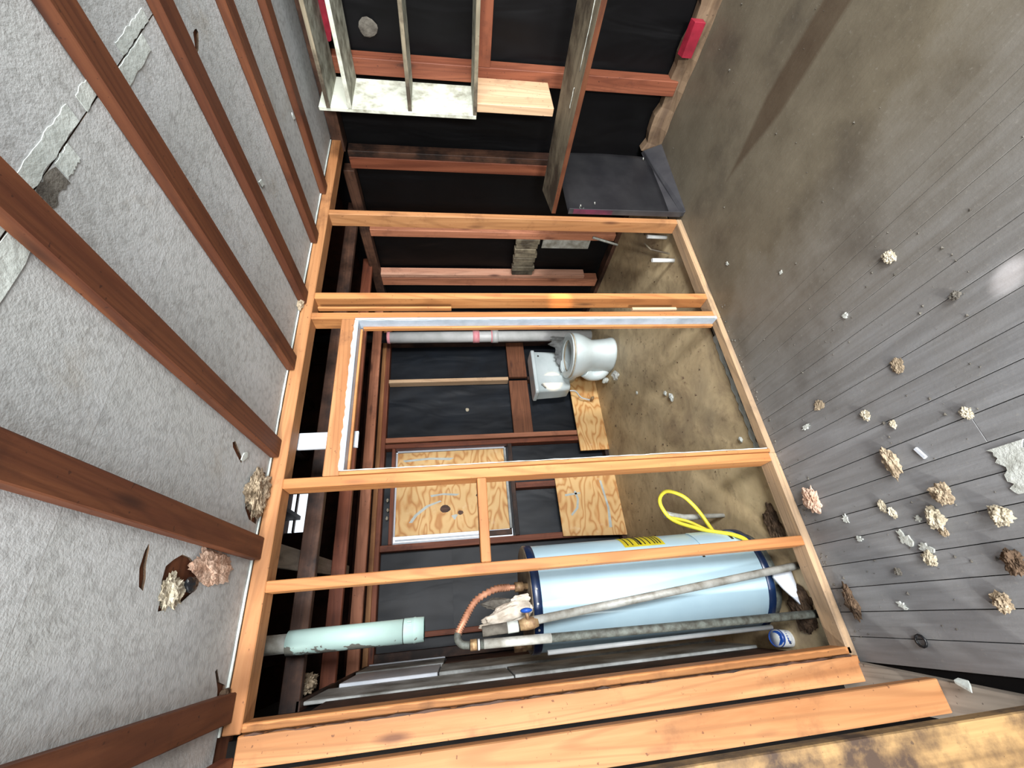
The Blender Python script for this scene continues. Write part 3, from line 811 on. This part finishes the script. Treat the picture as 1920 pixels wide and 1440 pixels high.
o = pipe('drain_tube', M['pvc'], [(-.160, 2.13, 1.18), (-.163, 2.15, .10)], .010); tag(o, 'thin cream tube hanging down the left side of the water heater', 'pipe')
ps = empty('pipe_stub', (-.205, 2.20, 0), 'short white pipe stub with a blue rim rising from the floor beside the water heater', 'pipe')
bm = bmesh.new(); R0 = tube(bm, [(-.222, 2.20, 0), (-.210, 2.16, .085), (-.210, 2.16, .085), (-.214, 2.17, .03)], [.036, .036, .029, .029], 20, False); fin(bm, 'pipe', M['pvc'], ps)
pipe('blue_rim', M['blue'], [(-.2105, 2.1613, .082), (-.2091, 2.1577, .090)], .0375, ps, 20, ends=False); pipe('blue_lining', M['blue'], [(-.215, 2.172, .03), (-.2095, 2.1587, .087)], .030, ps, 18)

gh = empty('gas_tube', (.38, 2.32, .12), 'yellow coated gas tube looped beside the water heater', 'gas tube')
loop = [(.190, 2.065, .13), (.225, 2.095, .128), (.258, 2.14, .165), (.300, 2.215, .262), (.37, 2.30, .365), (.445, 2.32, .405), (.505, 2.33, .398), (.540, 2.33, .345), (.510, 2.33, .262), (.455, 2.33, .212), (.400, 2.33, .180), (.345, 2.325, .160), (.300, 2.31, .150)]
pipe('hose', M['yellow_tube'], spline(loop, 7), .0105, gh, 10)
pipe('hose_tail', M['yellow_tube'], spline([(.310, 2.335, .165), (.345, 2.36, .205), (.372, 2.38, .24), (.392, 2.385, .30), (.402, 2.385, .345)], 6), .0095, gh, 10)
pipe('gas_valve', M['steel'], [(.425, 2.40, .36), (.415, 2.40, .31), (.40, 2.40, .25), (.395, 2.40, .0)], [.022, .016, .018, .012], gh, 10)

du = empty('flue_duct', (-.024, 2.25, 1.712), 'pale green painted flue duct hanging above the water heater, paint flaking', 'duct')
pipe('duct_pipe', M['duct'], [(-.024, 2.25, 1.802), (-.024, 2.25, 2.292)], .0495, du, 32)
pipe('seam_band', M['ink'], [(-.024, 2.25, 1.8005), (-.024, 2.25, 1.8035)], .0506, du, 32)
bm = bmesh.new(); tube(bm, [(-.024, 2.25, 1.80), (-.024, 2.25, 1.76), (-.024, 2.25, 1.757), (-.024, 2.25, 1.750), (-.024, 2.25, 1.747), (-.024, 2.25, 1.712), (-.024, 2.25, 1.712), (-.024, 2.25, 1.75)], [.0515, .0515, .053, .053, .0515, .0505, .047, .047], 32, False); fin(bm, 'collar', M['duct'], du)
for i, (a, h) in enumerate(((0, .018), (.008, .006), (.016, .018))):     # raised marks on the collar
    box('embossed_mark', M['duct'], -.002 + a*.9 - .002, -.002 + a*.9 + .001, 2.2015 + .0008*i, 2.206, 1.765, 1.765 + h, du, 0)
pipe('inner_pipe', M['steel'], [(-.024, 2.25, 2.29), (-.024, 2.25, 3.25)], .038, du, 20)

# ------------------------------------------------------------------ vent stack and toilet
vp = empty('vent_pipe', (2.675, 3.80, 0), 'white plastic vent pipe with pink couplings rising beside the toilet', 'pipe')
pipe('pipe', M['pvc'], [(2.675, 3.80, 0), (2.675, 3.80, 2.20)], .060, vp, 28); pipe('black_section', M['abs'], [(2.675, 3.80, 2.20), (2.675, 3.80, 3.25)], .055, vp, 24)
for z0, z1, r, m in ((2.195, 2.225, .064, 'pink'), (1.255, 1.325, .067, 'pink'), (1.05, 1.115, .069, 'pvc'), (1.115, 1.128, .0675, 'pink')):
    pipe('coupling', M[m], [(2.675, 3.80, z0), (2.675, 3.80, z1)], r, vp, 28)

TX = 2.165
to = empty('toilet', (TX, 3.45, 0), 'white toilet with a broken seat in front of the back wall', 'toilet')


def loft_rings(name, m, rings, parent, n=40, cap=True):
    """rings: (z, centre y, half width, half length front, half length back)"""
    bm = bmesh.new(); R = []
    for z, cy, hw, lf, lb_ in rings:
        R.append([bm.verts.new((TX + hw*math.cos(t), cy + (lf if math.sin(t) < 0 else lb_)*math.sin(t), z)) for t in (2*math.pi*k/n for k in range(n))])
    for i in range(len(R)-1):
        for k in range(n):
            f = bm.faces.new((R[i][k], R[i][(k+1) % n], R[i+1][(k+1) % n], R[i+1][k])); f.smooth = True
    if cap: bm.faces.new(R[0][::-1]); bm.faces.new(R[-1])
    return fin(bm, name, m, parent)


loft_rings('bowl', M['porcelain'], [(.0, 3.42, .158, .205, .24), (.02, 3.42, .158, .205, .24), (.06, 3.42, .150, .195, .23), (.16, 3.42, .142, .185, .21), (.21, 3.42, .140, .185, .21), (.250, 3.42, .16, .205, .22),
                                     (.30, 3.42, .188, .235, .24), (.35, 3.42, .204, .255, .25), (.400, 3.42, .208, .262, .26), (.412, 3.42, .202, .256, .25), (.410, 3.42, .165, .21, .19), (.36, 3.42, .15, .19, .17), (.27, 3.42, .09, .12, .10)], to)
# trap bulge at the side of the pedestal
bm = bmesh.new(); tube(bm, spline([(TX - .10, 3.52, .04), (TX - .14, 3.55, .10), (TX - .14, 3.56, .19), (TX - .12, 3.52, .26)], 5), .058, 14); fin(bm, 'trapway', M['porcelain'], to)
for i, z in enumerate((.4135, .4295)):
    bm = bmesh.new(); n = 44; A = []
    for k in range(n):
        t = 2*math.pi*k/n; f_ = .258 if math.sin(t) < 0 else .245
        A.append([bm.verts.new((TX + a*math.cos(t), 3.42 + a/.205*f_*math.sin(t), zz)) for a, zz in ((.205, z), (.205, z + .012), (.145, z + .012), (.145, z))])
    for k in range(n):
        for j in range(4): bm.faces.new((A[k][j], A[(k+1) % n][j], A[(k+1) % n][(j+1) % 4], A[k][(j+1) % 4]))
    fin(bm, 'seat' if i == 0 else 'seat_lid_rim', M['seat'] if i == 0 else M['porcelain'], to)
# jagged remains of the lid standing over the back of the seat
bm = bmesh.new(); rnd = random.Random(8); n = 22; lo_, hi_ = [], []
for i in range(n+1):
    t = -.25 + 2.1*i/n; a = .19
    h = (.06 + .07*(i/n < .35) + rnd.uniform(-.02, .02))*(1 if i < n-5 else .35)
    lo_.append(bm.verts.new((TX + a*math.cos(t), 3.42 + .23*math.sin(t), .443))); hi_.append(bm.verts.new((TX + (a + .015)*math.cos(t), 3.42 + .24*math.sin(t), .443 + h)))
for i in range(n): bm.faces.new((lo_[i], lo_[i+1], hi_[i+1], hi_[i]))
bmesh.ops.solidify(bm, geom=bm.faces[:], thickness=.006); tag(fin(bm, 'broken_lid', M['broken'], to), 'jagged grey remains of the lid')
# cistern: narrower at the foot
bm = bmesh.new()
def rr_ring(hw, y0, y1, z, r=.035, n=5):
    pts = []
    for cx, cy, a0 in ((hw - r, y1 - r, 0), (-hw + r, y1 - r, 90), (-hw + r, y0 + r, 180), (hw - r, y0 + r, 270)):
        for i in range(n+1):
            a = math.radians(a0 + 90*i/n); pts.append((TX + .02 + cx + r*math.cos(a), cy + r*math.sin(a), z))
    return [bm.verts.new(p) for p in pts]
def rr_loft(rings):
    for A, B in zip(rings[:-1], rings[1:]):
        for k in range(len(A)): f = bm.faces.new((A[k], A[(k+1) % len(A)], B[(k+1) % len(A)], B[k])); f.smooth = True
    bm.faces.new(rings[0][::-1]); bm.faces.new(rings[-1])
rr_loft([rr_ring(.20, 3.735, 3.91, .355), rr_ring(.222, 3.725, 3.92, .37), rr_ring(.232, 3.722, 3.925, .45), rr_ring(.243, 3.718, 3.93, .690)]); fin(bm, 'cistern', M['porcelain'], to)
bm = bmesh.new(); rr_loft([rr_ring(.250, 3.712, 3.935, .691), rr_ring(.256, 3.706, 3.938, .697), rr_ring(.256, 3.706, 3.938, .722), rr_ring(.248, 3.714, 3.930, .730)]); fin(bm, 'cistern_lid', M['porcelain'], to)
pipe('flush_lever', M['steel'], [(TX - .155, 3.712, .655), (TX - .158, 3.695, .655), (TX - .158, 3.693, .655), (TX - .20, 3.690, .625)], [.009, .009, .007, .005], to, 8)
pipe('lever_hole', M['ink'], [(TX + .195, 3.722, .655), (TX + .195, 3.7165, .655)], .010, to, 10)
pipe('bowl_neck', M['porcelain'], [(TX, 3.60, .345), (TX, 3.72, .350), (TX, 3.80, .352)], [.12, .10, .10], to, 16)
pipe('fill_tube', M['pvc'], spline([(TX - .185, 3.80, .352), (TX - .195, 3.80, .29), (TX - .24, 3.86, .22), (TX - .25, 3.90, .12)], 5), .008, to, 8)
pipe('stop_valve', M['brass'], [(TX - .25, 3.92, .10), (TX - .25, 3.86, .10), (TX - .25, 3.84, .10)], [.014, .018, .012], to, 8)

# ------------------------------------------------------------------ pipes and scraps in the far right bay
o = pipe('pipe_riser', M['pvc'], [(2.06, 2.035, 0), (2.055, 2.03, .165)], .014); tag(o, 'white plastic pipe end standing behind the bottom plate, nearer the door', 'pipe')
o = pipe('pipe_riser', M['pvc'], [(2.275, 2.025, 0), (2.275, 2.02, .15)], .013); tag(o, 'white plastic pipe end standing behind the bottom plate, nearer the right wall', 'pipe')
o = pipe('thin_stick', W('weather', 'y'), [(2.13, 2.04, .01), (2.20, 2.07, .12), (2.25, 2.06, .16)], .006); tag(o, 'thin weathered stick leaning between the two white pipe ends', 'stick')
o = pipe('paint_stick', M['plaster'], [(2.88, 2.66, .02), (2.925, 2.62, .26)], .012, n=4); tag(o, 'white flaked stick leaning against the right wall in the far bay', 'stick')
o = clump('crumpled_plastic', M['paper_glass'], (1.89, 3.34, .03), (.05, .04, .03), None, 41, .8, 2); tag(o, 'crumpled clear plastic scrap on the tan floor in front of the toilet', 'scrap')
o = clump('plaster_lump', M['plaster'], (1.98, 3.60, .03), (.03, .04, .03), None, 44, .7, 2); tag(o, 'white lump on the floor left of the toilet foot', 'rubble')
for i, (a, b, s, lab) in enumerate(((1.25, 2.55, .028, 'pale chip in the middle of the tan floor, larger of two close together'), (1.32, 2.62, .018, 'pale chip in the middle of the tan floor, smaller of two close together'),
                                    (1.55, 3.05, .016, 'lone pale chip on the tan floor near the low plywood strip'), (.72, 2.02, .016, 'pale chip just behind the door sill near the left jamb'))):
    o = clump('plaster_chip', M['plaster'], (a, b, s*.5), (s, s*.8, s*.5), None, i+60, .6, 2); tag(o, lab, 'rubble')
o = flat('sheet_scrap', M['white_paint'], [(.075, .005), (.085, .085), (.04, .105), (-.01, .075), (-.06, .035), (-.10, .005)], 2.01, 2.018, None, XZ); tag(o, 'torn white board scrap under the lower end of the pale grey pipe', 'scrap')
o = clump('rot_heap', M['insul_dark'], (-.10, 2.03, .004), (.09, .07, .016), None, 73, .7, 4); tag(o, 'dark crumbly rot heaped in front of the foot of the water heater', 'rubble')
o = clump('rot_heap', M['insul_dark'], (.27, 2.01, .004), (.08, .05, .014), None, 74, .7, 4); tag(o, 'dark crumbly rot behind the bottom plate right of the water heater', 'rubble')

# ------------------------------------------------------------------ insulation hanging from the holes
o = clump('insulation_tuft', M['insul'], (.50, 1.745, 2.318), (.080, .075, .024), None, 3, .8, 5, 3.6); tag(o, 'tan insulation tuft bursting from the hole at the top of the stud wall', 'insulation')
o = clump('insulation_strip', M['insul_pink'], (.215, 1.55, 2.322), (.045, .105, .010), None, 5, .8, 4, 4.5); tag(o, 'torn pinkish insulation trailing from the big ceiling hole', 'insulation')
o = clump('insulation_strip', M['insul_pale'], (.135, 1.375, 2.330), (.045, .05, .018), None, 6, .8, 4, 4.5); tag(o, 'pale insulation bulging in the near side of the big ceiling hole', 'insulation')
o = clump('electric_box', M['abs'], (.158, 1.445, 2.318), (.022, .030, .012), None, 7, .4, 3); tag(o, 'black fitting hanging in the big ceiling hole', 'fitting')
o = clump('insulation_tuft', M['insul'], (-.205, 2.58, 2.295), (.04, .10, .05), None, 9, .7, 4, 4); tag(o, 'tan insulation tuft on top of the painted boards behind the studs', 'insulation')
o = clump('insulation_tuft', M['insul_dark'], (-.16, 1.79, 2.318), (.028, .022, .016), None, 12, .8, 3); tag(o, 'small dark tuft in the ceiling corner over the left studs', 'insulation')
o = clump('insulation_tuft', M['insul'], (1.50, 1.80, 2.312), (.045, .018, .016), None, 14, .8, 3); tag(o, 'shredded bit at the batten end above the door post', 'insulation')

# ------------------------------------------------------------------ rubble on the floor of the front room
RB = [
    ('insulation_tuft', 'insul_pink', .319, 1.715, .050, .036, .018, 'pinkish insulation tuft on the floor beside the bottom plate under the short blocking'),
    ('insulation_tuft', 'insul', .352, 1.305, .046, .022, .014, 'long tan insulation tuft beside the small white stick'),
    ('insulation_tuft', 'insul', .212, 1.202, .030, .028, .016, 'round tan insulation tuft alone on the boards, in front of the pale ones'),
    ('insulation_tuft', 'insul_pale', .150, 1.262, .032, .024, .016, 'cream insulation tuft at the middle of the rubble'),
    ('insulation_tuft', 'insul', .108, 1.262, .016, .012, .008, 'small pointed tan bit under the cream tuft'),
    ('plaster_flake', 'plaster', .105, 1.402, .032, .018, .006, 'larger ragged white flake of the pair left of the cream tuft'),
    ('plaster_flake', 'plaster', .068, 1.345, .024, .016, .006, 'narrow white flake beside the larger ragged one'),
    ('insulation_tuft', 'insul_pale', .036, 1.350, .022, .018, .010, 'cream tuft left of the narrow white flake'),
    ('plaster_flake', 'plaster', .214, 1.600, .018, .016, .004, 'square white flake near the pinkish tuft'),
    ('plaster_flake', 'plaster', .160, 1.320, .013, .012, .004, 'small square white flake beside the cream tuft'),
    ('plaster_flake', 'plaster', .135, 1.578, .014, .010, .006, 'small white flake between the pinkish tuft and the pair of flakes'),
    ('insulation_tuft', 'insul_pale', .120, 1.085, .026, .024, .016, 'round pale tuft between the peeled white sheet and the dark brown tuft'),
    ('insulation_tuft', 'insul_dark', .002, 1.120, .030, .022, .014, 'dark brown tuft on the boards nearest the left wall opening'),
    ('insulation_tuft', 'insul', -.098, 1.208, .024, .022, .014, 'orange brown tuft beside the left wall studs'),
    ('insulation_tuft', 'insul_dark', -.080, 1.735, .055, .022, .014, 'long brown fibrous heap along the bottom plate in the left corner'),
    ('plaster_flake', 'plaster', -.098, 1.530, .018, .010, .006, 'narrow white flake in front of the brown fibrous heap'),
    ('pebble', 'foam', .008, 1.482, .012, .010, .008, 'grey pebble between the white flakes and the left corner'),
    ('insulation_tuft', 'insul_pale', .225, 1.420, .020, .012, .008, 'upper of two pale bits between the long tan tuft and the square white flake'),
    ('insulation_tuft', 'insul_pale', .195, 1.395, .018, .010, .008, 'lower of two pale bits between the long tan tuft and the square white flake'),
    ('insulation_tuft', 'insul_pale', .412, 1.016, .018, .014, .008, 'pale bit right of the peeled white sheet'),
    ('insulation_tuft', 'insul_pale', .540, 1.310, .020, .014, .009, 'lone pale tuft on the boards in front of the doorway'),
    ('insulation_tuft', 'insul_pale', .470, 1.235, .014, .010, .007, 'smaller pale tuft left of the lone one in front of the doorway'),
    ('insulation_tuft', 'insul_pale', .990, .945, .024, .018, .010, 'pale tuft out on the grey brown floor right of the doorway'),
    ('insulation_tuft', 'insul', .640, 1.118, .026, .020, .005, 'flat scattered tan shreds on the painted boards'),
    ('insulation_tuft', 'insul', .665, 1.480, .018, .024, .003, 'flattened reddish shred on the boards before the doorway'),
    ('pebble', 'foam', .740, .860, .014, .012, .010, 'dark crumb right of the scattered shreds'),
    ('plaster_flake', 'plaster', .920, 1.190, .012, .010, .006, 'pair of white specks fused into one flake in front of the door post'),
    ('plaster_flake', 'plaster', .610, 1.590, .010, .022, .006, 'upright leaf shaped greenish white flake by the door sill'),
    ('plaster_flake', 'plaster', 1.62, 1.62, .016, .010, .004, 'white chip on the brown floor before the far bay, larger one'),
    ('plaster_flake', 'plaster', 1.30, 1.35, .010, .008, .005, 'tiny white chip on the brown floor opposite the door post'),
]
for i, (nm, m, a, b, sx_, sy_, sz_, lab) in enumerate(RB):
    if nm == 'plaster_flake':
        bm = bmesh.new(); pts = flake_pts(a, b, sx_*.8, sy_*.9, 19, i, .48, i*.7)
        prism(bm, pts, .0, sz_); o = fin(bm, nm, M[m])
    else:
        o = clump(nm, M[m], (a, b, sz_*.75), (sx_, sy_, sz_), None, i + 80, .85, 4, 3.4)
    tag(o, lab, {'insulation_tuft': 'insulation', 'plaster_flake': 'plaster', 'pebble': 'pebble'}[nm], {'insulation_tuft': 'insulation tufts on the floor', 'plaster_flake': 'plaster flakes on the floor', 'pebble': None}[nm])
o = hexa('white_stick', M['white_paint'], [(.332, 1.188, 0), (.372, 1.203, 0), (.368, 1.215, 0), (.328, 1.200, 0), (.332, 1.188, .008), (.372, 1.203, .008), (.368, 1.215, .008), (.328, 1.200, .008)]); tag(o, 'short white painted stick lying across a floor joint', 'stick')
bm = bmesh.new(); pts = jag_strip(.165, .295, 1.02, .94, 17, .012, 14); prism(bm, pts, .0, .004); o = fin(bm, 'peeled_sheet', M['plaster']); tag(o, 'large ragged white peeled sheet on the boards nearest the viewer', 'plaster')
bm = bmesh.new(); tube(bm, [(-.205 + .018*math.cos(t*.63), 1.52 + .018*math.sin(t*.63), .006) for t in range(11)], .004, 6); o = fin(bm, 'rubber_ring', M['abs']); tag(o, 'small black rubber ring by the left sole plate', 'ring')
o = hexa('splinter', M['joint'], [(-.315, 1.40, .03), (-.300, 1.40, .03), (-.296, 1.43, .03), (-.311, 1.43, .03), (-.33, 1.385, .055), (-.32, 1.385, .055), (-.30, 1.43, .05), (-.31, 1.43, .05)]); tag(o, 'pale splinter stuck up at the foot of the left stud', 'splinter')

# uncountable crumbs: one object
bm = bmesh.new(); rnd = random.Random(77)
def crumb(a, b, s, z=0.):
    p = [bm.verts.new((a + s*math.cos(t + a*9), b + s*math.sin(t + a*9)*rnd.uniform(.6, 1), z + .0004)) for t in (0, 2.1, 4.2)]
    q = bm.verts.new((a, b, z + s*.9)); bm.faces.new(p[::-1])
    for k in range(3): bm.faces.new((p[k], p[(k+1) % 3], q))
for i in range(300):
    t = rnd.random()
    if t < .45: a, b = rnd.uniform(-.25, 1.5), 1.815 - abs(rnd.gauss(0, .035))
    elif t < .8: a, b = rnd.uniform(-.2, 1.1), rnd.uniform(.8, 1.78)
    else: a, b = rnd.uniform(.8, 2.8), rnd.uniform(.4, 1.75)
    if a > 2.15 and b > 1.65: continue
    crumb(a, b, abs(rnd.gauss(0, .003)) + .0012)
o = fin(bm, 'floor_crumbs', M['foam']); tag(o, 'pale crumbs scattered over the boards and along the bottom plate', 'crumbs', None, 'stuff')
bm = bmesh.new()
for i in range(300):
    a, b = rnd.uniform(-.2, 2.8), rnd.uniform(1.95, 3.9)
    if (a > 1.9 and b > 3.1) or (a < .4 and b > 2.0) or a < -.15: continue
    crumb(a, b, abs(rnd.gauss(0, .004)) + .002)
o = fin(bm, 'dirt_crumbs', M['insul_dark']); tag(o, 'brown crumbs of dirt on the tan floor', 'crumbs', None, 'stuff')
